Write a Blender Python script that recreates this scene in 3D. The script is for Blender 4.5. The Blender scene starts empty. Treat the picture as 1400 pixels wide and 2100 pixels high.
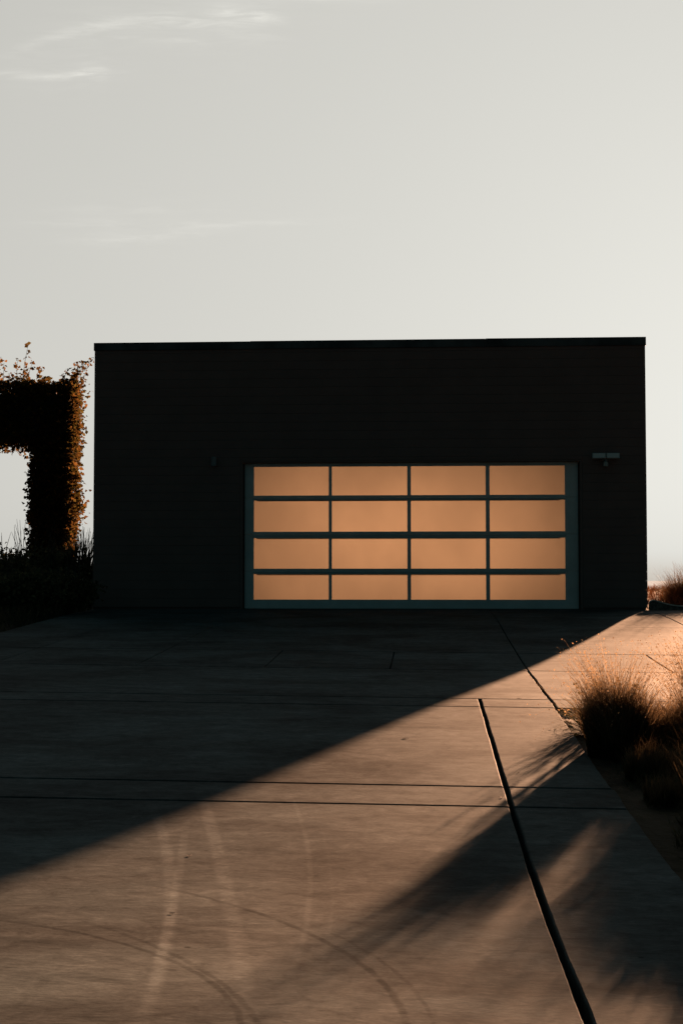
import bpy, math, random
import numpy as np

R = math.radians
SC = bpy.context.scene
COL = SC.collection

# ---------------------------------------------------------------- camera, sky, sun, exposure
TH = R(3.5)                      # the drive and the garage are turned a little against the view
CT, ST = math.cos(TH), math.sin(TH)
CAM_Z = 0.43                     # eye height above the garage slab (the drive dips towards the camera)
SUN_AZ, SUN_EL = R(19.4), R(6.9)  # clockwise from +Y, above the horizon

cam_d = bpy.data.cameras.new('camera')
cam = bpy.data.objects.new('camera', cam_d)
COL.objects.link(cam)
cam_d.sensor_fit = 'VERTICAL'
cam_d.sensor_height = 36.0
cam_d.lens = 36.0 * 2917 / 2100
cam_d.clip_start, cam_d.clip_end = 0.05, 60000
cam.location = (0, 0, CAM_Z)
cam.rotation_euler = (R(90) + math.atan(140 / 2917), 0, 0)
SC.camera = cam

SC.view_settings.view_transform = 'Standard'
SC.view_settings.look = 'None'
SC.view_settings.exposure = 2.8
SC.view_settings.gamma = 1.0
SC.cycles.caustics_refractive = False
SC.cycles.caustics_reflective = False
SC.cycles.max_bounces = 8
SC.cycles.transparent_max_bounces = 8
SC.cycles.sample_clamp_indirect = 4.0

world = bpy.data.worlds.new('World')
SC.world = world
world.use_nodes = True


class NT:
    """small helper round a node tree"""
    def __init__(self, tree):
        self.t = tree
        tree.nodes.clear()

    def n(self, kind, **kw):
        nd = self.t.nodes.new(kind)
        for k, v in kw.items():
            setattr(nd, k, v)
        return nd

    def put(self, sock, v):
        if isinstance(v, bpy.types.NodeSocket):
            self.t.links.new(v, sock)
        elif v is not None:
            sock.default_value = v

    def math(self, op, a, b=None, c=None, clamp=False):
        nd = self.n('ShaderNodeMath', operation=op, use_clamp=clamp)
        self.put(nd.inputs[0], a)
        if b is not None: self.put(nd.inputs[1], b)
        if c is not None: self.put(nd.inputs[2], c)
        return nd.outputs[0]

    def vmath(self, op, a, b=None):
        nd = self.n('ShaderNodeVectorMath', operation=op)
        self.put(nd.inputs[0], a)
        if b is not None: self.put(nd.inputs[1], b)
        return nd.outputs['Value'] if op in ('DOT_PRODUCT', 'LENGTH', 'DISTANCE') else nd.outputs[0]

    def sep(self, v):
        nd = self.n('ShaderNodeSeparateXYZ')
        self.put(nd.inputs[0], v)
        return nd.outputs

    def comb(self, x, y, z):
        nd = self.n('ShaderNodeCombineXYZ')
        for i, v in enumerate((x, y, z)): self.put(nd.inputs[i], v)
        return nd.outputs[0]

    def mapr(self, v, a, b, c, d, smooth=True):
        nd = self.n('ShaderNodeMapRange', interpolation_type='SMOOTHSTEP' if smooth else 'LINEAR')
        self.put(nd.inputs['Value'], v)
        for k, x in (('From Min', a), ('From Max', b), ('To Min', c), ('To Max', d)): self.put(nd.inputs[k], x)
        return nd.outputs['Result']

    def mix(self, f, a, b, mode='MIX'):
        nd = self.n('ShaderNodeMix', data_type='RGBA', blend_type=mode)
        self.put(nd.inputs[0], f)
        for s, v in ((nd.inputs[6], a), (nd.inputs[7], b)):
            self.put(s, (*v, 1) if isinstance(v, tuple) and len(v) == 3 else v)
        return nd.outputs[2]

    def noise(self, vec, scale, detail=3, rough=0.55, dist=0.0):
        nd = self.n('ShaderNodeTexNoise')
        self.put(nd.inputs['Vector'], vec)
        nd.inputs['Scale'].default_value = scale
        nd.inputs['Detail'].default_value = detail
        nd.inputs['Roughness'].default_value = rough
        nd.inputs['Distortion'].default_value = dist
        return nd.outputs['Fac']

    def scaled(self, vec, s):
        return self.vmath('MULTIPLY', vec, s)


w = NT(world.node_tree)
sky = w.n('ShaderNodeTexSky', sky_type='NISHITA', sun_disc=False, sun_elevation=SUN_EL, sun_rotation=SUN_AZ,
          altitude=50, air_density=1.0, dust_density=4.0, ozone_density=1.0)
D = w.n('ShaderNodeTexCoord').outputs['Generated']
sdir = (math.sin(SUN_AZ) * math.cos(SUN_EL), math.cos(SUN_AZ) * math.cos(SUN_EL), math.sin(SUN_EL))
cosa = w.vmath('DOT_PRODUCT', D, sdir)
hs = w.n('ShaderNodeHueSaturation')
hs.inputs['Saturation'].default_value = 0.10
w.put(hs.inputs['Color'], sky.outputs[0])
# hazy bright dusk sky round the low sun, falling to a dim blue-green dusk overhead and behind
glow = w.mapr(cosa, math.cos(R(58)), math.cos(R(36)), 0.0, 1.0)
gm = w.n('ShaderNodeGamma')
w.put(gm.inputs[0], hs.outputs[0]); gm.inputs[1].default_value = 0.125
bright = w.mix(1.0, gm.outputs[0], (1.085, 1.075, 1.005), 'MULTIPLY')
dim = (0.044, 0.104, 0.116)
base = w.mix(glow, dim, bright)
# thin cirrus streaks, laid out on the sky by direction
dx, dy, dz = w.sep(D)
ax = w.math('DIVIDE', dx, w.math('MAXIMUM', dy, 0.05))
ez = w.math('DIVIDE', dz, w.math('MAXIMUM', dy, 0.05))
P2 = w.comb(ax, ez, 0.0)
n_warp = w.noise(w.scaled(P2, (9, 30, 1)), 1.0, 3)
n_fine = w.noise(w.scaled(P2, (26, 190, 1)), 1.0, 4, 0.65, 0.6)
wisps = None
for (a0, e0, a1, wd, slope, curv, amp) in STREAKS if 'STREAKS' in globals() else (
        (-0.150, 0.399, 0.080, 0.0042, 0.10, -1.9, 0.15),
        (-0.068, 0.404, 0.022, 0.0035, -0.10, 0.0, 0.26),
        (-0.040, 0.416, 0.060, 0.0020, -0.02, 0.0, 0.16),
        (-0.205, 0.361, 0.045, 0.0025, 0.01, 0.0, 0.16),
        (-0.178, 0.3635, 0.010, 0.0035, 0.02, 0.0, 0.13),
        (-0.130, 0.386, 0.040, 0.0016, -0.02, 0.0, 0.07),
        (-0.140, 0.2445, 0.045, 0.0022, 0.045, 0.0, 0.10),
        (-0.085, 0.2530, 0.070, 0.0022, 0.035, 0.0, 0.06),
        (-0.190, 0.2530, 0.040, 0.0030, 0.02, 0.0, 0.04),
        (-0.150, 0.2630, 0.060, 0.0030, 0.0, 0.0, 0.03)):
    t = w.math('SUBTRACT', ax, a0)
    line = w.math('ADD', w.math('MULTIPLY_ADD', t, slope, e0), w.math('MULTIPLY', w.math('MULTIPLY', t, t), curv))
    off = w.math('SUBTRACT', w.math('SUBTRACT', ez, line), w.math('MULTIPLY_ADD', n_warp, 0.010, -0.005))
    q = w.math('DIVIDE', off, wd)
    g = w.math('EXPONENT', w.math('MULTIPLY', w.math('MULTIPLY', q, q), -1.0))
    g2 = w.math('MULTIPLY', w.math('EXPONENT', w.math('MULTIPLY', w.math('ABSOLUTE', w.math('DIVIDE', q, 4.0)), -1.0)), 0.3)
    q2 = w.math('DIVIDE', t, a1)
    win = w.math('EXPONENT', w.math('MULTIPLY', w.math('POWER', w.math('ABSOLUTE', q2), 3.0), -1.0))
    s = w.math('MULTIPLY', w.math('MULTIPLY', w.math('ADD', g, g2), win), amp)
    wisps = s if wisps is None else w.math('ADD', wisps, s)
wisps = w.math('MULTIPLY', wisps, w.mapr(n_fine, 0.30, 0.75, 0.12, 1.15))
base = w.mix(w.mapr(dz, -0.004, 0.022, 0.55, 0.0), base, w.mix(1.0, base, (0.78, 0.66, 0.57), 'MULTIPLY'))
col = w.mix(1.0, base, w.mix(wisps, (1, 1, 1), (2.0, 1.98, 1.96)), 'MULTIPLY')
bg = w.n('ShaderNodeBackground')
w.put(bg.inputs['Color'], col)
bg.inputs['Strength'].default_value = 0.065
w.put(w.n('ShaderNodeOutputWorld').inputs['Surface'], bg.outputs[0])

sun_d = bpy.data.lights.new('sun', 'SUN')
sun_d.energy = 3.8
sun_d.angle = R(0.75)
sun_d.color = (1.0, 0.525, 0.29)
sun = bpy.data.objects.new('sun', sun_d)
COL.objects.link(sun)
sun.location = (8, 24, 10)
sun.rotation_euler = (R(90) - SUN_EL, 0, math.pi - SUN_AZ)

# ---------------------------------------------------------------- ground shape
_PTS = [(-60, -.30), (0, -.54), (2, -.565), (3.2, -.585), (4.2, -.612), (5, -.618), (6.25, -.59), (8, -.526), (10.4, -.44),
        (12.7, -.375), (16, -.225), (19.5, -.045), (21, 0), (30, 0)]
_pv = np.array([p[0] for p in _PTS], float)
_pz = np.array([p[1] for p in _PTS], float)
_dv = np.diff(_pv); _ds = np.diff(_pz) / _dv
_m = np.zeros(len(_pv))
_m[1:-1] = (_ds[1:] * _dv[:-1] + _ds[:-1] * _dv[1:]) / (_pv[2:] - _pv[:-2])


def sm(x):
    x = min(max(x, 0.0), 1.0)
    return x * x * (3 - 2 * x)


def height(u, v):
    """drive surface; u across, v along the drive"""
    vv = min(max(v, -60), 30)
    i = min(max(int(np.searchsorted(_pv, vv)) - 1, 0), len(_pv) - 2)
    L = _dv[i]; t = (vv - _pv[i]) / L
    z = ((2 * t**3 - 3 * t * t + 1) * _pz[i] + (t**3 - 2 * t * t + t) * L * _m[i]
         + (-2 * t**3 + 3 * t * t) * _pz[i + 1] + (t**3 - t * t) * L * _m[i + 1])
    return z - .01 * min(max(u, -6), 6) * (1 - sm((v - 13) / 7))


def W(u, v, z=0.0):
    return (u * CT + v * ST, -u * ST + v * CT, z)


def on_ground(u, v, dz=0.0):
    return W(u, v, height(u, v) + dz)


# ---------------------------------------------------------------- mesh helpers
class MB:
    def __init__(self):
        self.v = []; self.f = []; self.uv = []

    def add(self, vs, fs):
        o = len(self.v)
        self.v += vs
        self.f += [tuple(i + o for i in f) for f in fs]

    def box(self, a, b):
        x0, y0, z0 = a; x1, y1, z1 = b
        self.add([(x0, y0, z0), (x1, y0, z0), (x1, y1, z0), (x0, y1, z0), (x0, y0, z1), (x1, y0, z1), (x1, y1, z1), (x0, y1, z1)],
                 [(0, 3, 2, 1), (4, 5, 6, 7), (0, 1, 5, 4), (1, 2, 6, 5), (2, 3, 7, 6), (3, 0, 4, 7)])

    def tube(self, pts, rads, n=8, cap=True):
        o = len(self.v)
        P = [np.array(p, float) for p in pts]
        for i, p in enumerate(P):
            d = P[min(i + 1, len(P) - 1)] - P[max(i - 1, 0)]
            d /= (np.linalg.norm(d) + 1e-9)
            a = np.cross(d, (0, 0, 1) if abs(d[2]) < .9 else (1, 0, 0)); a /= np.linalg.norm(a)
            b = np.cross(d, a)
            for k in range(n):
                t = 2 * math.pi * k / n
                self.v.append(tuple(p + rads[i] * (math.cos(t) * a + math.sin(t) * b)))
        for i in range(len(P) - 1):
            for k in range(n):
                k2 = (k + 1) % n
                self.f.append((o + i * n + k, o + i * n + k2, o + (i + 1) * n + k2, o + (i + 1) * n + k))
        if cap:
            self.f.append(tuple(o + k for k in range(n))[::-1])
            self.f.append(tuple(o + (len(P) - 1) * n + k for k in range(n)))

    def build(self, name, m, parent=None, bevel=0, smooth=False):
        me = bpy.data.meshes.new(name)
        me.from_pydata(self.v, [], self.f)
        me.materials.append(m)
        if smooth:
            me.polygons.foreach_set('use_smooth', [True] * len(me.polygons))
        o = bpy.data.objects.new(name, me)
        COL.objects.link(o)
        if parent is not None: o.parent = parent
        if bevel:
            b = o.modifiers.new('bevel', 'BEVEL'); b.width = bevel; b.segments = 2; b.limit_method = 'ANGLE'
        return o


def np_mesh(name, V, F, m, parent=None, uv=None):
    """quads only, from arrays"""
    me = bpy.data.meshes.new(name)
    V = np.asarray(V, np.float32); F = np.asarray(F, np.int32)
    k = F.shape[1]
    me.vertices.add(len(V)); me.vertices.foreach_set('co', V.ravel())
    me.loops.add(F.size); me.loops.foreach_set('vertex_index', F.ravel())
    me.polygons.add(len(F))
    me.polygons.foreach_set('loop_start', np.arange(0, F.size, k, dtype=np.int32))
    me.polygons.foreach_set('loop_total', np.full(len(F), k, np.int32))
    if uv is not None:
        l = me.uv_layers.new(name='UVMap')
        l.data.foreach_set('uv', np.asarray(uv, np.float32)[F.ravel()].ravel())
    me.update(calc_edges=True)
    me.materials.append(m)
    o = bpy.data.objects.new(name, me)
    COL.objects.link(o)
    if parent is not None: o.parent = parent
    return o


def empty(name, loc, rz=0.0):
    o = bpy.data.objects.new(name, None)
    o.empty_display_size = 0.2
    o.location = loc; o.rotation_euler = (0, 0, rz)
    COL.objects.link(o)
    return o


def tag(o, label=None, cat=None, group=None, kind=None):
    if label: o['label'] = label
    if cat: o['category'] = cat
    if group: o['group'] = group
    if kind: o['kind'] = kind
    return o


# ---------------------------------------------------------------- materials
def mat(name):
    m = bpy.data.materials.new(name); m.use_nodes = True
    return m, NT(m.node_tree)


def finish(t, bsdf, bump=None, strength=0.3, dist=0.02):
    if bump is not None:
        b = t.n('ShaderNodeBump'); b.inputs['Strength'].default_value = strength; b.inputs['Distance'].default_value = dist
        t.put(b.inputs['Height'], bump)
        t.t.links.new(b.outputs[0], bsdf.inputs['Normal'])
    t.put(t.n('ShaderNodeOutputMaterial').inputs['Surface'], bsdf.outputs[0])


def principled(t, col, rough, metal=0.0, spec=0.5):
    p = t.n('ShaderNodeBsdfPrincipled')
    t.put(p.inputs['Base Color'], (*col, 1) if isinstance(col, tuple) else col)
    t.put(p.inputs['Roughness'], rough)
    p.inputs['Metallic'].default_value = metal
    p.inputs['Specular IOR Level'].default_value = spec
    return p


def simple(name, col, rough=0.6, metal=0.0, spec=0.5, var=0.25, scale=6.0, bump=0.15):
    m, t = mat(name)
    O = t.n('ShaderNodeTexCoord').outputs['Object']
    n = t.noise(O, scale, 4, 0.6)
    k = t.mapr(n, 0.3, 0.7, 1 - var, 1 + var)
    c = t.mix(1.0, tuple(col), t.comb(k, k, k), 'MULTIPLY')
    p = principled(t, c, rough, metal, spec)
    finish(t, p, n, bump, 0.01)
    return m


def concrete_mat():
    m, t = mat('broomed_concrete')
    O = t.n('ShaderNodeTexCoord').outputs['Object']          # object space = drive space (u, v, z)
    u, v, z = t.sep(O)
    flat = t.comb(u, v, 0.0)
    wv = t.noise(flat, 2.2, 3, 0.6)
    warped = t.comb(u, t.math('ADD', v, t.math('MULTIPLY_ADD', wv, 0.10, -0.05)), 0.0)
    streak = t.noise(t.scaled(warped, (2.2, 7, 1)), 1.0, 6, 0.7, 0.6)
    streak2 = t.noise(t.scaled(warped, (16, 60, 1)), 1.0, 4, 0.65)
    blotch = t.noise(t.scaled(flat, (0.8, 1.1, 1)), 1.0, 6, 0.62, 0.6)
    mottle = t.noise(t.scaled(warped, (9, 11, 1)), 1.0, 7, 0.72, 0.8)
    grit = t.noise(t.scaled(flat, (60, 140, 1)), 1.0, 3, 0.7)
    k = t.math('MULTIPLY', t.mapr(streak, 0.28, 0.74, 0.72, 1.26, False), t.mapr(blotch, 0.30, 0.70, 0.66, 1.30))
    k = t.math('MULTIPLY', k, t.mapr(mottle, 0.30, 0.70, 0.68, 1.28, False))
    k = t.math('MULTIPLY', k, t.mapr(streak2, 0.28, 0.72, 0.80, 1.20, False))
    k = t.math('MULTIPLY', k, t.mapr(grit, 0.3, 0.7, 0.80, 1.20, False))
    mask = t.noise(t.scaled(flat, (3, 9, 1)), 1.0, 4, 0.7)
    edge = t.noise(flat, 14, 3, 0.7)

    def arc(cu, cv, r, wd, amp, v0, v1):
        """a tyre mark: a ring of radius r round (cu, cv) between v0 and v1"""
        d = t.vmath('DISTANCE', flat, (cu, cv, 0.0))
        q = t.math('DIVIDE', t.math('SUBTRACT', t.math('MULTIPLY_ADD', edge, 0.02, d), r + 0.01), wd)
        g = t.math('EXPONENT', t.math('MULTIPLY', t.math('POWER', t.math('ABSOLUTE', q), 4.0), -1.0))
        wn = t.math('MULTIPLY', t.mapr(v, v0, v0 + 0.7, 0, 1), t.mapr(v, v1 - 0.7, v1, 1, 0))
        return t.math('MULTIPLY', t.math('MULTIPLY', g, wn), t.math('MULTIPLY', t.mapr(mask, 0.3, 0.65, 0.35, 1.0), amp))
    for a in ARCS:
        k = t.math('MULTIPLY', k, t.math('ADD', arc(*a), 1.0))
    # small scattered dark spots
    vo = t.n('ShaderNodeTexVoronoi'); vo.inputs['Scale'].default_value = 2.3
    t.put(vo.inputs['Vector'], flat)
    spot = t.mapr(vo.outputs['Distance'], 0.012, 0.03, 0.45, 1.0)
    k = t.math('MULTIPLY', k, spot)
    warm = t.mix(t.mapr(blotch, 0.3, 0.7, 0, 1), (0.060, 0.066, 0.067), (0.051, 0.065, 0.068))
    c = t.mix(1.0, warm, t.comb(k, k, k), 'MULTIPLY')
    p = principled(t, c, t.mapr(streak, 0.3, 0.7, 0.78, 0.92, False), 0.0, 0.021)
    t.put(p.inputs['Specular IOR Level'], t.math('MULTIPLY', t.math('POWER', k, 1.15), 0.0185))   # dirt dulls the sheen
    hgt = t.math('ADD', t.math('MULTIPLY', streak2, 0.5), t.math('ADD', t.math('MULTIPLY', streak, 0.4), t.math('MULTIPLY', grit, 0.25)))
    finish(t, p, hgt, 0.26, 0.005)
    return m


# tyre marks: centre u, centre v, radius, half width, strength, from v, to v
ARCS = [
    (-16.694, 1.841, 16.10, 0.022, 0.40, 2.9, 6.6), (-106.427, -9.735, 106.572, 0.016, 0.36, 3.3, 6.2),
    (-58.521, -6.222, 58.883, 0.026, 0.45, 3.2, 6.9),
    (-15.726, 3.714, 15.366, 0.010, 0.26, 3.6, 6.9), (-15.726, 3.714, 15.44, 0.006, 0.10, 3.6, 6.4),
    (-1.759, 3.026, 1.353, 0.010, -0.42, 2.7, 4.7), (-2.479, 2.674, 2.177, 0.010, -0.36, 2.7, 4.6),
    (-2.157, 3.127, 2.113, 0.011, -0.45, 2.7, 5.2), (-2.157, 3.127, 2.175, 0.007, -0.30, 2.7, 4.6),
]
M_conc = concrete_mat()


def soil_mat():
    m, t = mat('dark_soil')
    P = t.n('ShaderNodeTexCoord').outputs['Object']
    n = t.noise(P, 7, 6, 0.7)
    n2 = t.noise(P, 0.25, 3, 0.5)
    c = t.mix(t.mapr(n, 0.3, 0.7, 0, 1), (0.018, 0.014, 0.010), (0.06, 0.045, 0.032))
    c = t.mix(t.mapr(n2, 0.4, 0.65, 0, 0.6), c, (0.07, 0.055, 0.03))
    p = principled(t, c, 0.95, 0, 0.1)
    finish(t, p, n, 0.8, 0.05)
    return m


M_soil = soil_mat()


def blade_mat(name, root, tip, trans=0.55, var=0.35, rough=0.5):
    m, t = mat(name)
    tc = t.n('ShaderNodeTexCoord')
    uu, vv, _ = t.sep(tc.outputs['UV'])
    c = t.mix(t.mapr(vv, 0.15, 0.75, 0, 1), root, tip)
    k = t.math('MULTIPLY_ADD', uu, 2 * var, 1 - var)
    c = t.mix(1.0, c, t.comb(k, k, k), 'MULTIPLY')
    d = principled(t, c, max(rough, 0.75), 0, 0.04)
    tr = t.n('ShaderNodeBsdfTranslucent'); t.put(tr.inputs['Color'], c)
    mx = t.n('ShaderNodeMixShader'); mx.inputs[0].default_value = trans
    t.t.links.new(d.outputs[0], mx.inputs[1]); t.t.links.new(tr.outputs[0], mx.inputs[2])
    finish(t, mx)
    return m


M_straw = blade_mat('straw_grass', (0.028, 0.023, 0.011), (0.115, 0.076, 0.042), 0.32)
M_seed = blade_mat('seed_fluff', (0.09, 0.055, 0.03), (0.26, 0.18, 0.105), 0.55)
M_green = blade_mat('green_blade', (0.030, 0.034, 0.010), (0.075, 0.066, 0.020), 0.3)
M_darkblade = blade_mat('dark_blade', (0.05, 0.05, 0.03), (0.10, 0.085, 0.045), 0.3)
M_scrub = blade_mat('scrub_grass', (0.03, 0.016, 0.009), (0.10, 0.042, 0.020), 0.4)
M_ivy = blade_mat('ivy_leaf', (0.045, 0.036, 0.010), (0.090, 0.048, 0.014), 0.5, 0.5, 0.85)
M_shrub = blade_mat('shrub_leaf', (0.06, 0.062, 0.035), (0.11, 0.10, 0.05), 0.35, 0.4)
M_stem = simple('woody_stem', (0.05, 0.035, 0.022), 0.9, scale=20)
M_timber = simple('dark_timber', (0.035, 0.026, 0.02), 0.8, scale=9)
M_clad = simple('charcoal_cladding', (0.155, 0.108, 0.098), 0.75, spec=0.2, var=0.06, scale=2.2, bump=0.05)
M_cap = simple('dark_flashing', (0.05, 0.055, 0.055), 0.42, 0.7, var=0.5, scale=2.2, bump=0.35)
M_alu = simple('anodised_frame', (0.46, 0.54, 0.53), 0.45, 0.1, var=0.08, scale=4, bump=0.03)
M_inside = simple('inside_plaster', (0.45, 0.42, 0.38), 0.9)
M_roof = simple('roof_membrane', (0.06, 0.06, 0.06), 0.9)
M_fix = simple('grey_fixture', (0.32, 0.35, 0.33), 0.5, 0.2, var=0.1)
M_lens = simple('fixture_lens', (0.5, 0.52, 0.5), 0.25, 0.0, var=0.05)
M_fixdark = simple('dark_fixture', (0.14, 0.165, 0.17), 0.5, 0.2, var=0.1)
M_edge = simple('edging_concrete', (0.10, 0.085, 0.07), 0.75, var=0.6, scale=28, bump=0.6)
M_rim_sunlit = simple('edging_rim_sunlit', (0.60, 0.55, 0.48), 0.5, var=0.2, scale=14)  # sunlit top of the edging, its brightness put into the pale colour
M_leafdry = simple('dry_leaf', (0.012, 0.008, 0.006), 0.8, scale=30)
M_twig = simple('twig_bark', (0.16, 0.09, 0.05), 0.8, scale=30)


def glass_mat():
    m, t = mat('frosted_panel')
    O = t.n('ShaderNodeTexCoord').outputs['Object']
    n = t.noise(t.scaled(O, (0.8, 1, 0.6)), 1.2, 3, 0.5)
    sc = t.noise(t.scaled(O, (60, 1, 2.0)), 1.0, 2, 0.5)
    k = t.math('MULTIPLY', t.mapr(n, 0.3, 0.7, 0.88, 1.08), t.mapr(sc, 0.70, 0.76, 1.0, 1.08))
    c = t.mix(1.0, (0.92, 0.90, 0.86), t.comb(k, k, k), 'MULTIPLY')
    rf = t.n('ShaderNodeBsdfRefraction'); rf.inputs['IOR'].default_value = 1.55; rf.inputs['Roughness'].default_value = 1.0
    t.put(rf.inputs['Color'], c)
    tr = t.n('ShaderNodeBsdfTranslucent'); t.put(tr.inputs['Color'], c)
    gl = t.n('ShaderNodeBsdfGlossy'); gl.inputs['Roughness'].default_value = 0.3; gl.inputs['Color'].default_value = (.9, .9, .9, 1)
    m1 = t.n('ShaderNodeMixShader'); m1.inputs[0].default_value = 0.0
    t.t.links.new(rf.outputs[0], m1.inputs[1]); t.t.links.new(tr.outputs[0], m1.inputs[2])
    m2 = t.n('ShaderNodeMixShader'); m2.inputs[0].default_value = 0.04
    t.t.links.new(m1.outputs[0], m2.inputs[1]); t.t.links.new(gl.outputs[0], m2.inputs[2])
    finish(t, m2)
    return m


M_glass = glass_mat()


def water_mat():
    m, t = mat('sea_water')
    P = t.n('ShaderNodeTexCoord').outputs['Object']
    n = t.noise(t.scaled(P, (0.02, 0.05, 1)), 1.0, 5, 0.6)
    p = principled(t, (0.02, 0.03, 0.035), 0.22, 0, 0.6)
    finish(t, p, n, 0.4, 2.0)
    return m


M_sea = water_mat()

# ---------------------------------------------------------------- ground, sea
def terrain_z(u, v):
    z = height(u, v)
    if v > 24:
        z += 0.10 * sm((v - 26) / 20)
    d = max(v - 62, 0.0)
    z -= 28 * sm(d / 120)
    inside = (-5.2 < u < 7.5 and -2 < v < 21.4) and not (u > 0.86 and v < 10.0)
    z -= 0.16 if (-5.1 < u < 3.3 and 20.9 < v < 28.2) else (0.09 if inside else 0.035)
    if u < -5.2 and v > 8:
        z += 0.16 * sm((-5.2 - u) / 1.2) * sm((v - 8) / 6)
    return z


us = sorted(set([-3000, -1200, -500, -220, -110, -60, -36, -24, -17] + [round(-13 + .4 * i, 3) for i in range(66)]
                + [17, 24, 36, 60, 110, 220, 500, 1200, 3000] + [-5.19, -5.21, 0.85, 0.87, 7.49, 7.51]))
vs = sorted(set([-400, -160, -70, -40, -20, -10, -6] + [round(-4 + .4 * i, 3) for i in range(90)]
                + [34, 37, 40, 44, 48, 53, 58, 62, 68, 76, 86, 98, 112, 130, 150, 182, 300] + [9.99, 10.01, 21.39, 21.41]))
gv = [W(u, v, terrain_z(u, v)) for v in vs for u in us]
nu = len(us)
gf = [(j * nu + i, j * nu + i + 1, (j + 1) * nu + i + 1, (j + 1) * nu + i) for j in range(len(vs) - 1) for i in range(nu - 1)]
g = MB(); g.v = gv; g.f = gf
ground = tag(g.build('ground', M_soil, smooth=True), 'dark planted earth around the drive and garage', kind='structure')
s = MB(); s.add([(-40000, 90, -20), (40000, 90, -20), (40000, 45000, -20), (-40000, 45000, -20)], [(0, 1, 2, 3)])
tag(s.build('sea', M_sea), 'bright strip of sea on the horizon', kind='structure')

# ---------------------------------------------------------------- concrete drive: slabs with real gaps
rng = random.Random(5)
drive = MB()
GAP = 0.0045


def edge_fn(seed, amp, fr):
    r = random.Random(seed)
    ph = [(r.uniform(0, 6.28), fr * (1.9 ** k) * r.uniform(.8, 1.2), amp * (0.75 ** k)) for k in range(6)]
    return lambda v: sum(a * math.sin(f * v + p) for p, f, a in ph)


WIDE_L, WIDE_R = edge_fn(1, .0008, 4.1), edge_fn(2, .0008, 4.7)
EDGE_B = edge_fn(3, .0022, 3.6)
ZERO = lambda v: 0.0


GV = 0.013


def slab(u0, u1, v0, v1, g0=GAP, g1=GAP, gv0=GV, gv1=GV, f0=ZERO, f1=ZERO):
    dv = 0.06 if v1 < 13 else 0.14
    nv = max(2, int((v1 - v0) / dv)); nuu = max(2, int((u1 - u0) / 0.5))
    vs_ = [v0 + gv0 + (v1 - gv1 - v0 - gv0) * j / nv for j in range(nv + 1)]
    ch = 0.005
    vrow = [(vs_[0], -.10), (vs_[0], -ch)] + [(vs_[0] + ch, 0)] + [(x, 0) for x in vs_[1:-1]] + [(vs_[-1] - ch, 0), (vs_[-1], -ch), (vs_[-1], -.10)]
    o = len(drive.v); cols = nuu + 5
    for vv, dz in vrow:
        a = u0 + g0 + f0(vv); b = u1 - g1 + f1(vv)
        ucol = [(a, -.10), (a, -ch)] + [(a + ch + (b - a - 2 * ch) * i / nuu, 0) for i in range(nuu + 1)] + [(b, -ch), (b, -.10)]
        for uu, du in ucol:
            drive.v.append((uu, vv, height(uu, vv) + min(dz, du)))
    for j in range(len(vrow) - 1):
        for i in range(cols - 1):
            drive.f.append((o + j * cols + i, o + j * cols + i + 1, o + (j + 1) * cols + i + 1, o + (j + 1) * cols + i))


UA, UB = 0.368, 0.885
WA = 0.0115
rows = [(-6.0, 1.2), (1.2, 6.48), (6.48, 6.975), (6.975, 10.06), (10.06, 10.55)]
for v0, v1 in rows:
    slab(-5.0, UA, v0, v1, 0, WA, f1=WIDE_L)
    slab(UA, UB, v0, v1, WA, 0.010 if v1 > 10 else 0, f0=WIDE_R, f1=EDGE_B)
slab(UB, 7.2, 10.06, 10.55, 0.010, 0, f0=EDGE_B)
slab(-5.0, UB, 10.55, 12.85, 0, 0.010, f1=EDGE_B)
slab(UB, 7.2, 10.55, 12.85, 0.010, 0, f0=EDGE_B)
cs = [-5.0, -4.0, -2.67, -1.49, -0.352, UB, 2.17, 7.2]
for a, b in zip(cs[:-1], cs[1:]):
    slab(a, b, 12.85, 14.5, 0.006, 0.006)
cs2 = [-5.0, -4.0, -2.67, UB, 7.2]
for a, b in zip(cs2[:-1], cs2[1:]):
    slab(a, b, 14.5, 17.6, gv1=0.0)
for a, b in zip(cs2[:-1], [-4.0, UB, 3.15, 7.2]):
    pass
for a, b in ((-5.0, UB), (UB, 3.15), (3.15, 7.2)):
    slab(a, b, 17.6, 19.5, gv0=0.0)
    slab(a, b, 19.5, 20.97 if b < 3.16 else 20.92)
slab(-2.9, 2.36, 20.97, 21.5, gv0=0.003)
dr = drive.build('driveway', M_conc)
dr.rotation_euler = (0, 0, -TH)
tag(dr, 'brushed concrete driveway slabs with dark joints', kind='structure')

# ---------------------------------------------------------------- garage
V0 = 21.0
gar = tag(empty('garage', W(-0.91, V0, 0), -TH), 'flat roofed charcoal garage with a glowing orange sectional door', 'garage')
UC = -0.91
L_, R_ = -5.0 - UC, 3.18 - UC       # left and right ends in garage space
HT, DEP = 3.915, 7.0
oL, oR, oT = -2.79 - UC, 2.25 - UC, 2.20     # door opening
wl = MB()
T = 0.22
f0 = 0.022                           # boards stand proud of the wall core by this much
wl.box((L_ + f0, f0, -.12), (oL, T, HT)); wl.box((oR, f0, -.12), (R_ - f0, T, HT)); wl.box((oL, f0, oT), (oR, T, HT))
wl.box((L_ + f0, T, -.12), (L_ + T, DEP, HT)); wl.box((R_ - T, T, -.12), (R_ - f0, DEP, HT)); wl.box((L_ + T, DEP - T, -.12), (R_ - T, DEP, HT))
wall = wl.build('wall', M_clad, gar)
sd = MB()
z = 0.03; pitch = 0.131
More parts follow.
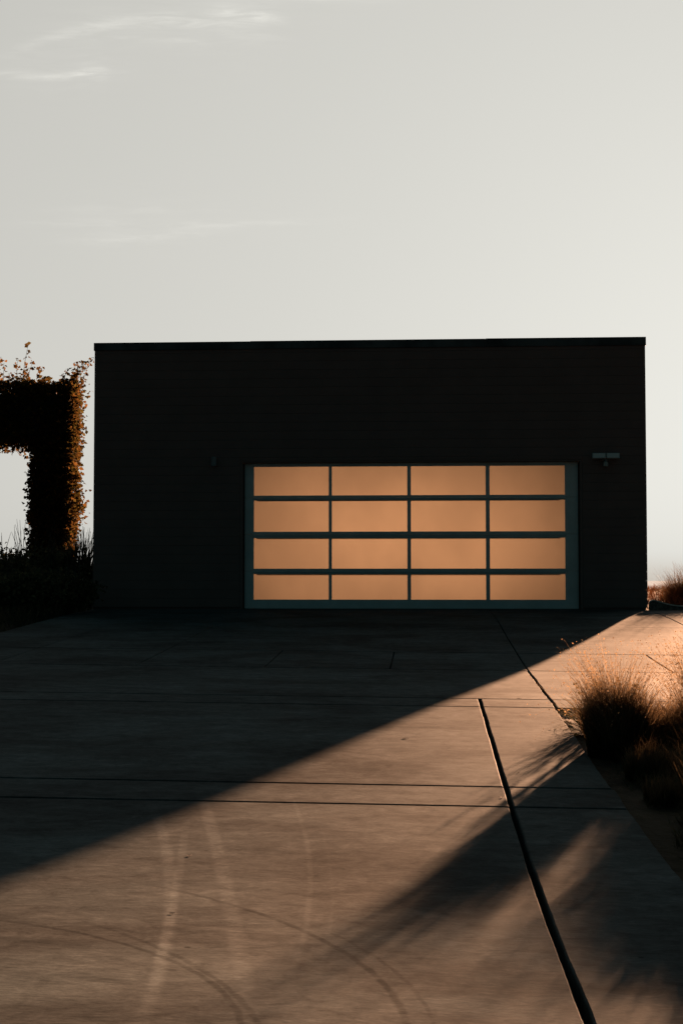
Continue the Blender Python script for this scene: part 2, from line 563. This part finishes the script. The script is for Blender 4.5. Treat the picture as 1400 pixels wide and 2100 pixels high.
while z < HT - 0.02:
    z1 = min(z + pitch - 0.0018, HT - 0.012)
    if z1 < oT + 0.02:
        sd.box((L_, 0, z), (oL - .002, f0 - .001, z1)); sd.box((oR + .002, 0, z), (R_, f0 - .001, z1))
    elif z < oT:
        sd.box((L_, 0, z), (oL - .002, f0 - .001, z1)); sd.box((oR + .002, 0, z), (R_, f0 - .001, z1))
        sd.box((oL + .002, 0, oT + .003), (oR - .002, f0 - .001, z1))
    else:
        sd.box((L_, 0, z), (R_, f0 - .001, z1))
    sd.box((R_ - f0 + .001, f0, z), (R_, DEP, z1)); sd.box((L_, f0, z), (L_ + f0 - .001, DEP, z1))
    z += pitch
sd.build('cladding', M_clad, gar, bevel=0.0015)
cp = MB()
xs = [L_ - .012, L_ + 2.35, L_ + 5.85, R_ + .012]
for i in range(3):
    dz = (0.0, 0.004, 0.008)[i]
    cp.box((xs[i] + .002 * (i > 0), -.014, HT - .035), (xs[i + 1], .16, HT + .082 + dz))
cp.box((R_ - .15, .162, HT - .035), (R_ + .012, DEP + .012, HT + .093)); cp.box((L_ - .012, .162, HT - .035), (L_ + .15, DEP + .012, HT + .085))
cp.build('roof_cap', M_cap, gar, bevel=0.004)
rf = MB(); rf.box((L_ + T, T, HT - .25), (R_ - T, DEP - T, HT - .1)); rf.build('roof', M_roof, gar)
ins = MB()                            # plastered lining and floor of the lit room
ins.box((L_ + T, T + .1, -.10), (R_ - T, DEP - T, -.012))
ins.box((L_ + T, DEP - T - .03, -.01), (R_ - T, DEP - T - .002, HT - .255))
ins.build('room_lining', M_inside, gar)
jm = MB()
jm.box((oL, .004, -.03), (oL + .035, T - .02, oT)); jm.box((oR - .035, .004, -.03), (oR, T - .02, oT)); jm.box((oL + .036, .004, oT - .022), (oR - .036, T - .02, oT))
jm.box((oL + .002, .145, -.03), (oL + .10, T - .021, oT - .03)); jm.box((oR - .10, .145, -.03), (oR - .002, T - .021, oT - .03)); jm.box((oL + .101, .145, oT - .075), (oR - .101, T - .021, oT - .023))
jm.build('door_jamb', M_clad, gar)
# the sectional door
dx0, dx1 = -2.735 - UC, 2.195 - UC
DF, DB = 0.095, 0.14
cols = [(-2.599, -1.480), (-1.436, -0.313), (-0.262, 0.844), (0.901, 2.004)]
rowz = [(1.692, 2.122), (1.152, 1.619), (0.603, 1.058), (0.144, 0.523)]
zb, zt = 0.012, 2.176
fr = MB()
zrail = [(zb, .144), (.523, .603), (1.058, 1.152), (1.619, 1.692), (2.122, zt)]
seams = [None, .567, 1.110, 1.657, None]
# four sections, each with its stiles and rails
zsec = [zb, .567, 1.110, 1.657, zt]
for k in range(4):
    za, zc = zsec[k] + (.0015 if k else 0), zsec[k + 1] - (.0015 if k < 3 else 0)
    pz0, pz1 = rowz[3 - k]
    c_ = [(a - UC, b - UC) for a, b in cols]
    fr.box((dx0, DF, za), (c_[0][0], DB, zc)); fr.box((c_[3][1], DF, za), (dx1, DB, zc))
    for i in range(3):
        fr.box((c_[i][1], DF + .002, pz0), (c_[i + 1][0], DB, pz1))
    fr.box((c_[0][0], DF + .001, za), (c_[3][1], DB, pz0)); fr.box((c_[0][0], DF + .001, pz1), (c_[3][1], DB, zc))
    if k < 3:       # overlapping lip along the top of the section
        fr.box((c_[0][0] - .01, DF - .010, zc - .016), (c_[3][1] + .01, DF + .0005, zc - .002))
    else:
        pass
door = fr.build('garage_door', M_alu, gar, bevel=0.002)
tag(door, 'grey aluminium sectional garage door with frosted panels')
st = MB()                             # stiffening struts on the inner face
for k, (a, b) in enumerate(rowz[1:]):
    st.box((dx0 + .18, DB - .012, b - .011), (dx1 - .27, DB + .03, b + .03))
st.build('strut', M_alu, door)
se = MB()
se.box((dx0 + .01, DF + .01, -.02), (dx1 - .01, DB - .005, zb - .001)); se.build('bottom_seal', M_fixdark, door)
for r_, (a, b) in enumerate(rowz):
    for c0, c1 in cols:
        p = MB()
        p.add([(c0 - UC, DF + .026, a), (c1 - UC, DF + .026, a), (c1 - UC, DF + .026, b), (c0 - UC, DF + .026, b)], [(0, 1, 2, 3)])
        p.build('glass_panel', M_glass, door)
lamp_d = bpy.data.lights.new('panel_backlight', 'AREA')  # unseen area light added behind the door to make its panels glow
lamp_d.shape = 'RECTANGLE'; lamp_d.size = 5.6; lamp_d.size_y = 2.2
lamp_d.energy = 5.0; lamp_d.color = (1.0, 0.45, 0.20)
lamp = bpy.data.objects.new('panel_backlight', lamp_d)
COL.objects.link(lamp); lamp.parent = gar
lamp.location = (0.35, 5.0, 1.25); lamp.rotation_euler = (R(90 - 8), 0, R(180))
lamp.rotation_euler = (R(-84), 0, 0)

# wall fittings
fl = tag(empty('floodlight', W(2.585, V0 - .001, 2.235), -TH), 'twin head grey security floodlight on the dark wall right of the door', 'floodlight')
b = MB(); b.box((-.05, -.03, -.055), (.05, -.001, .045)); b.build('back_plate', M_fixdark, fl, bevel=.006)
for sx in (-1, 1):
    h = MB()
    h.box((-.096, -.075, -.040), (.096, -.03, .040))
    for q in range(5): h.box((-.09, -.03, -.034 + q * .0155), (.09, -.012, -.028 + q * .0155))
    o = h.build('lamp_head', M_fix, fl, bevel=.004)
    o.location = (sx * .0985, -.03, .0); o.rotation_euler = (R(-10), 0, R(sx * 2))
    l = MB(); l.box((-.086, -.079, -.032), (.086, -.0755, .032)); l.build('lens', M_lens, o)
a = MB(); a.tube([(0, -.05, -.03), (0, -.055, -.075)], [.022, .022], 12); a.tube([(-.06, -.05, -.045), (.06, -.05, -.045)], [.012, .012], 10)
a.build('bracket', M_fixdark, fl)
a = MB(); a.tube([(0, -.05, -.075), (0, -.05, -.09), (0, -.05, -.135), (0, -.05, -.142)], [.03, .036, .036, .028], 14); a.build('motion_sensor', M_fix, fl)
wlmp = tag(empty('wall_light', W(-3.18, V0 - .001, 2.195), -TH), 'small dark cylinder wall light left of the garage door', 'wall light')
a = MB(); a.box((-.028, -.012, -.04), (.028, -.001, .04)); a.build('back_plate', M_fixdark, wlmp)
a = MB(); a.tube([(0, -.06, -.066), (0, -.06, -.064), (0, -.06, .062), (0, -.06, .066)], [.036, .041, .041, .036], 20); a.tube([(0, -.012, 0), (0, -.03, 0)], [.012, .012], 8)
a.build('shade', M_fixdark, wlmp)
a = MB(); a.tube([(0, -.06, -.070), (0, -.06, -.066)], [.03, .03], 16); a.build('lens', M_lens, wlmp)

# low edging of the planted bed beside the garage
ed = tag(empty('bed_edging', W(3.195, 20.95, 0), -TH), 'low curved edging of the planted bed at the garage corner', 'garden edging')
prof = [(0.0, .105), (.02, .128), (.05, .138), (.09, .134), (.16, .112), (.24, .088), (.34, .066), (.46, .054), (.62, .050), (.9, .048), (1.6, .046), (3.2, .044), (4.0, .044)]
e1, e2 = MB(), MB()
for mb, y0, y1, lo, hi in ((e1, 0.012, .062, None, -.006), (e2, -.004, .079, -.006, .010)):
    o = len(mb.v)
    for x, zt_ in prof:
        zb_ = -.08 if lo is None else zt_ + lo
        mb.v += [(x, y0, zb_), (x, y1, zb_), (x, y1, zt_ + hi), (x, y0, zt_ + hi)]
    for i in range(len(prof) - 1):
        q = o + i * 4
        for k in range(4):
            mb.f.append((q + k, q + (k + 1) % 4, q + 4 + (k + 1) % 4, q + 4 + k))
    mb.f.append((o, o + 3, o + 2, o + 1)); q = o + (len(prof) - 1) * 4; mb.f.append((q, q + 1, q + 2, q + 3))
e1.build('edging_wall', M_edge, ed); e2.build('rim', M_rim_sunlit, ed)


# ---------------------------------------------------------------- plants
def blades(seed, n, h0, h1, r0, lean, droop, width, dirbias=(0, 0), segs=5, taper=1.0, base_z=0.0, curl=0.0):
    """arrays for n curved tapered blades rooted in a disc"""
    g = np.random.default_rng(seed)
    rr = r0 * np.sqrt(g.random(n)); an = g.random(n) * 2 * np.pi
    bx, by = rr * np.cos(an), rr * np.sin(an)
    L = h0 + (h1 - h0) * g.beta(2.0, 1.6, n)
    dirx = .35 * bx / max(r0, 1e-6) + g.normal(0, .6, n) + dirbias[0]
    diry = .35 * by / max(r0, 1e-6) + g.normal(0, .6, n) + dirbias[1]
    dn = np.hypot(dirx, diry) + 1e-6; dirx /= dn; diry /= dn
    tilt = np.clip(lean * np.abs(g.normal(.7, .45, n)) * np.minimum(dn, 1.6), 0, 1.35)
    dr_ = droop * g.uniform(.3, 1.5, n)
    t = np.linspace(0, 1, segs + 1)
    ang = tilt[:, None] + dr_[:, None] * t[None, :] ** 1.6
    side = curl * g.normal(0, 1, (n, 1)) * t[None, :]
    step = (L / segs)[:, None]
    hx = np.concatenate([np.zeros((n, 1)), np.cumsum(np.sin(ang[:, 1:]) * step, 1)], 1)
    hz = np.concatenate([np.zeros((n, 1)), np.cumsum(np.cos(ang[:, 1:]) * step, 1)], 1)
    px = bx[:, None] + hx * dirx[:, None] - side * L[:, None] * diry[:, None]
    py = by[:, None] + hx * diry[:, None] + side * L[:, None] * dirx[:, None]
    pz = base_z + hz
    fa = g.random(n) * np.pi
    wx, wy = np.cos(fa), np.sin(fa)
    wd = width * g.uniform(.6, 1.3, n)[:, None] * (1 - taper * .85 * t[None, :] ** 1.3) * .5
    A = np.stack([px - wx[:, None] * wd, py - wy[:, None] * wd, pz], 2)
    B = np.stack([px + wx[:, None] * wd, py + wy[:, None] * wd, pz], 2)
    V = np.stack([A, B], 2).reshape(-1, 3)
    k = 2 * (segs + 1)
    base = (np.arange(n) * k)[:, None] + (2 * np.arange(segs))[None, :]
    F = np.stack([base, base + 1, base + 3, base + 2], 2).reshape(-1, 4)
    uv = np.stack([np.repeat(g.random(n), k), np.tile(np.repeat(t, 2), n)], 1)
    return V, F, uv


def join(parts):
    V = []; F = []; U = []; o = 0
    for v, f, u in parts:
        V.append(v); F.append(f + o); U.append(u); o += len(v)
    return np.concatenate(V), np.concatenate(F), np.concatenate(U)


def leaves(g, P, size, up=0.3):
    """a bent leaf (two quads) at every point of P"""
    n = len(P)
    d = g.normal(0, 1, (n, 3)); d[:, 2] = d[:, 2] * .6 - up; d /= np.linalg.norm(d, axis=1)[:, None]
    q = g.normal(0, 1, (n, 3)); s = np.cross(d, q); s /= np.linalg.norm(s, axis=1)[:, None]
    nn = np.cross(d, s)
    L = size * g.uniform(.55, 1.35, n)[:, None]
    a = P; m0 = P + d * L * .55; tip = P + d * L - nn * L * .12
    w1 = s * L * .36; lift = nn * L * .14
    V = np.stack([a, m0 + w1 + lift, tip, m0, m0 - w1 + lift], 1).reshape(-1, 3)
    b = np.arange(n)[:, None] * 5
    F = np.concatenate([b + np.array([0, 3, 2, 1]), b + np.array([0, 4, 2, 3])], 0)
    uv = np.stack([np.repeat(g.random(n), 5), np.repeat(g.random(n), 5)], 1)
    return V, F, uv


def grass(name, u, v, parts, label, cat='ornamental grass', group=None, seed_part=None, rz=None, m=None, dz=-.03):
    """parts: blade arrays; a tuft standing on the bed"""
    root = tag(empty(name, on_ground(u, v, dz), -TH if rz is None else rz), label, cat, group)
    V, F, U = join(parts)
    np_mesh('blades', V, F, m or M_straw, root, U)
    if seed_part is not None:
        V, F, U = join(seed_part)
        np_mesh('seed_heads', V, F, M_seed, root, U)
    return root


G = 'ornamental grasses in the bed along the drive'


def tuft(seed, n, h0, h1, r, k=13, lean=.085, width=.0064, stray=.12):
    """a tuft as several bunches of fine blades, each with its own height and lean"""
    g_ = np.random.default_rng(seed); out = []
    for i in range(k):
        a = g_.uniform(0, 6.28); rr = r * math.sqrt(g_.random())
        hh = h0 + (h1 - h0) * g_.random() * (1.15 - .5 * rr / r)
        V, F, U = blades(seed * 31 + i, n // k, hh * .45, hh * 1.08, r * .34, lean, .45, width,
                         (.55 * math.cos(a) * rr / r + g_.normal(0, .45), .55 * math.sin(a) * rr / r + g_.normal(0, .45)))
        out.append((V + np.array((rr * math.cos(a), rr * math.sin(a), 0)), F, U))
    out.append(blades(seed * 31 + 77, int(n * stray), h1 * .7, h1 * 1.25, r * .8, lean * 1.6, .7, width * .6))
    return out


def fluff(seed, n, h0, h1, r, bias=(-.5, 0), width=.0032):
    """loose flowering stalks with small seed flecks along their upper ends"""
    st_ = [blades(seed, n, h0, h1, r, .16, .5, width, bias, 8, curl=.16), blades(seed + 1, n // 2, h0 * .85, h1 * .88, r * 1.1, .24, 1.2, width, (bias[0] * 1.8, bias[1]), 8, curl=.36),
           blades(seed + 2, n // 3, h0, h1 * .95, r, .3, .4, width, (-bias[0], .3), 6, curl=.06)]
    g_ = np.random.default_rng(seed + 9)
    tips = []
    for V, F, U in st_:
        P = V[(U[:, 1] > .55)]
        tips.append(P[g_.random(len(P)) < .45])
    P = np.concatenate(tips); P = P + g_.normal(0, .004, P.shape)
    V, F, U = leaves(g_, P, .010, .1)
    U[:, 1] = 1.0
    return st_ + [(V, F, U)]


for u_, v_, n_, h0_, h1_, r_, lab, fl_ in (
        (1.05, 8.12, 4200, .30, .49, .13, 'tallest feathery grass tuft at the driveway edge, pale wispy tips catching the sun', (.42, .70, 300)),
        (1.30, 8.35, 1900, .18, .30, .14, 'low drooping tuft with glinting bent blades between two taller tufts', (.26, .42, 40)),
        (1.50, 9.00, 1500, .16, .28, .16, 'low dull tuft at the back of the bed close to the paving edge', None),
        (1.70, 8.40, 2200, .26, .42, .10, 'straw tuft cut by the right edge of the photograph', (.36, .56, 110)),
        (1.13, 7.45, 1200, .12, .22, .12, 'short dark tuft hugging the driveway edge in front of the tallest tuft', None),
        (1.60, 8.50, 600, .26, .46, .12, 'sparse tall tuft at the right border, its bent tips just inside the photograph', (.50, .72, 300)),
        (1.12, 6.80, 900, .09, .15, .11, 'lowest dark tuft beside the driveway edge, nearest the camera in view', None),
        (1.86, 8.65, 3400, .46, .62, .18, 'dense tall tuft beyond the right border', (.52, .78, 330)),
        (2.02, 8.35, 3400, .46, .64, .20, 'dense tall tuft beyond the right border, right of its twin', None),
        (2.35, 8.10, 3000, .44, .64, .22, 'dense tall tuft outermost of the bed beyond the right border', None),
        (1.66, 6.90, 2600, .30, .44, .15, 'mid height tuft beyond the right border in front of the tall ones', None),
        (1.25, 6.42, 2400, .28, .40, .11, 'mid height tuft beside the driveway edge just beyond the right border', None),
        (1.56, 6.20, 2400, .30, .46, .16, 'mid height tuft beyond the right border, away from the driveway', None),
        (1.24, 5.80, 2400, .28, .40, .13, 'bushy tuft beside the driveway edge, third closest to the camera', None),
        (1.18, 5.20, 2400, .26, .38, .13, 'bushy tuft beside the driveway edge, second closest to the camera', None),
        (1.20, 4.55, 2400, .26, .38, .14, 'bushy tuft beside the driveway edge, closest to the camera', None),
        (1.55, 5.20, 2600, .32, .48, .2, 'tall tuft behind the bushy tufts beyond the right border', None)):
    sd_ = int(u_ * 1000 + v_ * 10)
    grass('grass_tuft', u_, v_, tuft(sd_, int(n_ * .72), h0_, h1_, r_), lab, group=G,
          seed_part=fluff(sd_ + 5, fl_[2], fl_[0], fl_[1], r_ * .7) if fl_ else None)
grass('arching_grass', 1.03, 9.0, [blades(81, 330, .20, .36, .05, .95, .9, .006, (-2.2, -.2)), blades(82, 160, .10, .2, .07, .5, .7, .006)],
      'low green arching grass leaning over the driveway corner', 'grass plant', m=M_green)
# a twiggy little plant with narrow leaves between them
tw = tag(empty('leafy_weed', on_ground(1.12, 9.0, -.03), -TH), 'small bronze leafy weed between the arching grass and the tallest tuft', 'weed')
rs = np.random.default_rng(91)
stm = MB(); LP = []
for k in range(15):
    a = rs.uniform(0, 6.28); ln = rs.uniform(.16, .34); tl = rs.uniform(.05, .55)
    pts = []
    for q in range(7):
        t_ = q / 6
        pts.append((math.cos(a) * ln * math.sin(tl) * t_ + .03 * math.cos(a), math.sin(a) * ln * math.sin(tl) * t_ + .03 * math.sin(a), ln * t_ * math.cos(tl * t_)))
        if q > 1:
            for _ in range(9):
                LP.append(np.array(pts[-1]) + rs.normal(0, .010, 3))
    stm.tube(pts, [.0022 * (1 - .1 * q) for q in range(7)], 5)
stm.build('stem', M_stem, tw)
V, F, U = leaves(rs, np.array(LP), .022, -.2)
np_mesh('foliage', V, F, M_ivy, tw, U)

# right of the garage: mound of grass behind the edging, thin stalks, scrub towards the sea
grass('grass_mound', 5.65 * CT - 23 * ST, 5.65 * ST + 23 * CT, [blades(101, 3600, .35, .58, .34, .55, 1.0, .009), blades(102, 500, .5, .78, .3, .4, .5, .006)],
      'round dark grass mound behind the bed edging beside the garage', 'ornamental grass', m=M_straw)
grass('grass_stalks', 3.55, 22.0, [blades(111, 160, .16, .42, .25, .35, .35, .006)], 'sparse thin grass stalks at the garage corner', 'grass', m=M_scrub)
sc = np.random.default_rng(120)
ps = []
for k in range(240):
    u = sc.uniform(2.6, 17); v = sc.uniform(22, 56)
    if u < 3.6 and v < 29: continue
    V, F, U = blades(1000 + k, 70, .12, .30, .5, .5, .7, .02, segs=3)
    V = V.copy(); x, y, z_ = W(u, v, terrain_z(u, v)); V += np.array((x, y, z_))
    ps.append((V, F, U))
V, F, U = join(ps)
tag(np_mesh('scrub_grass', V, F, M_scrub, None, U), 'reddish dry scrub stretching to the sea right of the garage', kind='stuff')

# left: ivy-grown pergola behind the garage
PX, PY = -5.86, 29.0
per = tag(empty('pergola', (PX, PY, 0), R(2)), 'timber pergola smothered in ivy, left of the garage', 'pergola')
tb = MB()
tb.box((-.26, -.25, -.1), (.22, .25, 3.25)); tb.build('post', M_timber, per)
tb = MB(); tb.box((-6.0, -.2, -.1), (-5.56, .2, 3.25)); tb.build('post', M_timber, per)
tb = MB(); tb.box((-6.5, -.26, 3.252), (.30, .26, 4.2)); tb.build('beam', M_timber, per)
ivy_r = np.random.default_rng(7)


def shell_pts(n, lo, hi, jit):
    """points in a padded box, thicker near its skin, with lumps"""
    lo = np.array(lo); hi = np.array(hi)
    P = lo + (hi - lo) * ivy_r.random((n, 3))
    k = ivy_r.integers(0, 3, n)
    sgn = ivy_r.random(n) < .5
    m_ = ivy_r.random(n) < .6
    for ax_ in range(3):
        sel = m_ & (k == ax_)
        P[sel, ax_] = np.where(sgn[sel], lo[ax_], hi[ax_])
    P += ivy_r.normal(0, jit, (n, 3))
    return P


ivp = [shell_pts(19000, (-.38, -.42, .0), (.32, .42, 3.2), .055), shell_pts(20000, (-3.4, -.5, 3.20), (.37, .5, 4.36), .07),
       shell_pts(3000, (-6.6, -.5, 3.12), (-3.4, .5, 4.36), .07), shell_pts(3000, (-6.3, -.4, 0), (-5.2, .4, 3.2), .07)]
# lumps on the sunny side and along the top
for k in range(46):
    zc_ = ivy_r.uniform(.5, 4.3)
    c_ = np.array((.36 + ivy_r.uniform(-.1, .08) - .12 * max(0, 1.7 - zc_), ivy_r.uniform(-.4, .4), zc_))
    ivp.append(c_ + ivy_r.normal(0, 1, (110, 3)) * np.array((.075, .13, .12)))
for k in range(60):
    c_ = np.array((ivy_r.uniform(-3.4, .45), ivy_r.uniform(-.4, .4), 4.38 + ivy_r.uniform(-.06, .06)))
    ivp.append(c_ + ivy_r.normal(0, 1, (40, 3)) * np.array((.13, .12, .07)))
for k in range(26):
    c_ = np.array((-.42 + ivy_r.uniform(-.04, .1), ivy_r.uniform(-.4, .4), ivy_r.uniform(.8, 3.0)))
    ivp.append(c_ + ivy_r.normal(0, 1, (40, 3)) * np.array((.05, .12, .10)))
# whips of new growth sticking out
shoots = []
for k in range(30):
    if k < 10:
        p0 = np.array((ivy_r.uniform(-1.3, -.35), ivy_r.uniform(-.3, .3), 4.35)); d0 = np.array((ivy_r.normal(.05, .12), 0, 1.)); ln = ivy_r.uniform(.3, .85)
    elif k < 18:
        p0 = np.array((ivy_r.uniform(.1, .42), ivy_r.uniform(-.3, .3), 4.3)); d0 = np.array((ivy_r.uniform(.15, .8), 0, 1.)); ln = ivy_r.uniform(.3, .7)
    else:
        p0 = np.array((ivy_r.uniform(-3.2, .4), ivy_r.uniform(-.3, .3), 4.35)); d0 = np.array((ivy_r.normal(0, .3), 0, 1.)); ln = ivy_r.uniform(.12, .3)
    if k < 5:      # the five longest whips
        p0 = np.array(((-.80, -.70, -.62, .22, .30)[k], .1, 4.35)); d0 = np.array(((-.05, .06, .16, .30, .62)[k], 0, 1.)); ln = (.62, .95, .55, .62, .74)[k]
    d0 /= np.linalg.norm(d0); pts = []
    for q in range(8):
        t_ = q / 7
        pp = p0 + d0 * ln * t_ + np.array((.08 * t_ * t_ * ln, 0, 0)) + ivy_r.normal(0, .006, 3)
        pts.append(tuple(pp)); ivp.append(pp + ivy_r.normal(0, .022, (4, 3)))
    shoots.append(MB()); shoots[-1].tube(pts, [.006 * (1 - .08 * q) for q in range(8)], 4)
V, F, U = leaves(ivy_r, np.concatenate(ivp), .085, .35)
iv = np_mesh('ivy', V, F, M_ivy, per, U)
for sh in shoots: sh.build('shoot', M_stem, iv)


def shrub(u, v, h_, r_, seed, label, n=2600, twigs=9, group='shrubs along the left bed', m=None):
    root = tag(empty('shrub', on_ground(u, v, -.05), random.Random(seed).uniform(0, 6)), label, 'shrub', group)
    g_ = np.random.default_rng(seed)
    st_ = MB(); P = []
    for k in range(16):
        a = g_.uniform(0, 6.28); rr = r_ * g_.uniform(.2, .9); zz = h_ * g_.uniform(.55, .98)
        st_.tube([(0.04 * math.cos(a), .04 * math.sin(a), 0), (rr * .5 * math.cos(a), rr * .5 * math.sin(a), zz * .55), (rr * math.cos(a), rr * math.sin(a), zz)], [.014, .009, .004], 5)
    for k in range(34):
        d = g_.normal(0, 1, 3); d[2] = abs(d[2]) * .9 - .2; d /= np.linalg.norm(d)
        c_ = np.array((0, 0, h_ * .45)) + d * np.array((r_, r_, h_ * .5)) * g_.uniform(.45, .95)
        P.append(c_ + g_.normal(0, 1, (n // 34, 3)) * np.array((.13, .13, .10)) * (r_ / .55))
    for k in range(twigs):
        a = g_.uniform(0, 6.28); rr = r_ * g_.uniform(0, .8); x, y = rr * math.cos(a), rr * math.sin(a)
        st_.tube([(x, y, h_ * .6), (x + g_.normal(0, .04), y, h_ * 1.0), (x + g_.normal(0, .07), y, h_ * g_.uniform(1.12, 1.38))], [.007, .005, .002], 4)
    st_.build('stem', M_stem, root)
    V, F, U = leaves(g_, np.concatenate(P), .06, .0)
    np_mesh('foliage', V, F, m or M_shrub, root, U)
    return root


def uv_of(x, y): return (x * CT - y * ST, x * ST + y * CT)


for (px, Y, h_, r_, sd_, lab) in (
        (8, 22.0, .98, .50, 201, 'dark rounded shrub at the left border under the pergola beam'),
        (50, 22.5, 1.06, .36, 202, 'dark shrub with upright bare twigs at the foot of the pergola post, left side'),
        (108, 22.2, 1.02, .46, 203, 'dark bushy shrub directly in front of the pergola post'),
        (158, 22.6, .98, .34, 204, 'dark shrub between the pergola post and the garage wall'),
        (-50, 21.6, .95, .6, 205, 'dark shrub half cut off by the left border, beyond the driveway'),
        (20, 19.6, .66, .50, 206, 'low black shrub in the front row by the left border'),
        (85, 19.9, .62, .46, 207, 'low black shrub in the front row of the left bed'),
        (140, 20.4, .66, .40, 208, 'low black shrub beside the left corner of the garage')):
    u, v = uv_of((px - 700) / 2917 * Y, Y)
    shrub(u, v, h_, r_, sd_, lab)
for k, (px, Y, h_, lab) in enumerate((
        (176, 23.0, 1.30, 'spiky upright plant with sword leaves against the left garage wall'),
        (156, 23.4, 1.22, 'shorter spiky plant with sword leaves right of the pergola post'))):
    u, v = uv_of((px - 700) / 2917 * Y, Y)
    grass('spiky_plant', u, v, [blades(300 + k, 70, h_ * .72, h_ * 1.08, .16, .18, .22, .03, segs=4)], lab, 'spiky plant', 'spiky plants by the left garage wall', m=M_darkblade)
ps = []
lg = np.random.default_rng(330)
for k in range(330):
    u = lg.uniform(-9.0, -5.12); v = lg.uniform(11, 27)
    if u > -5.3 and v > 20.5: continue
    V, F, U = blades(3000 + k, 46, .12, .34, .30, .5, .8, .010, segs=4)
    x, y, z_ = W(u, v, terrain_z(u, v)); ps.append((V + np.array((x, y, z_)), F, U))
V, F, U = join(ps)
tag(np_mesh('ground_cover', V, F, M_darkblade, None, U), 'dark low ground cover filling the left bed', kind='stuff')
ps = []
for k in range(330):
    u = lg.uniform(1.0, 2.6); v = lg.uniform(4.0, 9.3)
    if u < 1.06: u += .1
    V, F, U = blades(4000 + k, 40, .04, .13, .12, .6, .9, .005, segs=3)
    x, y, z_ = W(u, v, terrain_z(u, v)); ps.append((V + np.array((x, y, z_)), F, U))
V, F, U = join(ps)
tag(np_mesh('bed_grass', V, F, M_darkblade, None, U), 'short dark grass covering the bed right of the drive', kind='stuff')


# ---------------------------------------------------------------- bits lying on the drive
def dry_leaf(u, v, ln, rz, label, curl=.12):
    root = MB()
    n = 6
    o = 0
    for i in range(n + 1):
        t_ = i / n; wd = ln * .30 * math.sin(math.pi * (0.06 + .90 * t_)) + .0008
        x = (t_ - .5) * ln; zc_ = ln * curl * (t_ - .4) ** 2 + .0005
        root.v += [(x, -wd, zc_ + wd * .12), (x, 0, zc_), (x, wd, zc_ + wd * .22)]
    for i in range(n):
        for k in range(2):
            q = i * 3 + k; root.f.append((q, q + 1, q + 4, q + 3))
    st_ = (n * 3 + 1)
    root.tube([(.5 * ln, 0, ln * curl * .36 + .0012), (.75 * ln, .05 * ln, .0012)], [.001, .0007], 4)
    o_ = root.build('dry_leaf', M_leafdry)
    sl = o_.modifiers.new('thickness', 'SOLIDIFY'); sl.thickness = .0008
    o_.location = on_ground(u, v, .001); o_.rotation_euler = (0, 0, rz)
    return tag(o_, label, 'leaf', 'dry leaves scattered on the drive')


LEAVES = [(-.90, 5.352, .020, .9, 'curled dark leaf on the sunlit slab below the pair of joints, left half'),
          (-.801, 4.442, .014, .2, 'small dark leaf lower down on the pale tyre streak'),
          (-.143, 8.481, .030, .1, 'dark leaf alone on the slab between the two pairs of joints'),
          (2.451, 14.474, .085, .1, 'largest dark leaf on the far joint near the right border'),
          (.454, 7.374, .018, .8, 'dark crumb of leaf between the wide joint and the tallest grass tuft'),
          (.335, 6.694, .020, 1.2, 'dark leaf in the narrow band just left of the wide joint'),
          (.658, 10.581, .034, .4, 'dark leaf resting on the joint beyond the end of the wide joint'),
          (.753, 8.971, .024, 1.0, 'dark leaf on the slab beside the arching green grass')]
for a in LEAVES: dry_leaf(*a)
tg = MB()
tg.tube([(-.018, 0, .002), (-.004, .002, .003), (.010, .001, .005), (.016, .003, .008)], [.001, .0013, .0015, .0026], 7)
o = tg.build('twig', M_twig); o.location = on_ground(-.945, 3.145); o.rotation_euler = (0, 0, R(25))
tag(o, 'short brown twig in the bottom left corner of the drive', 'twig')
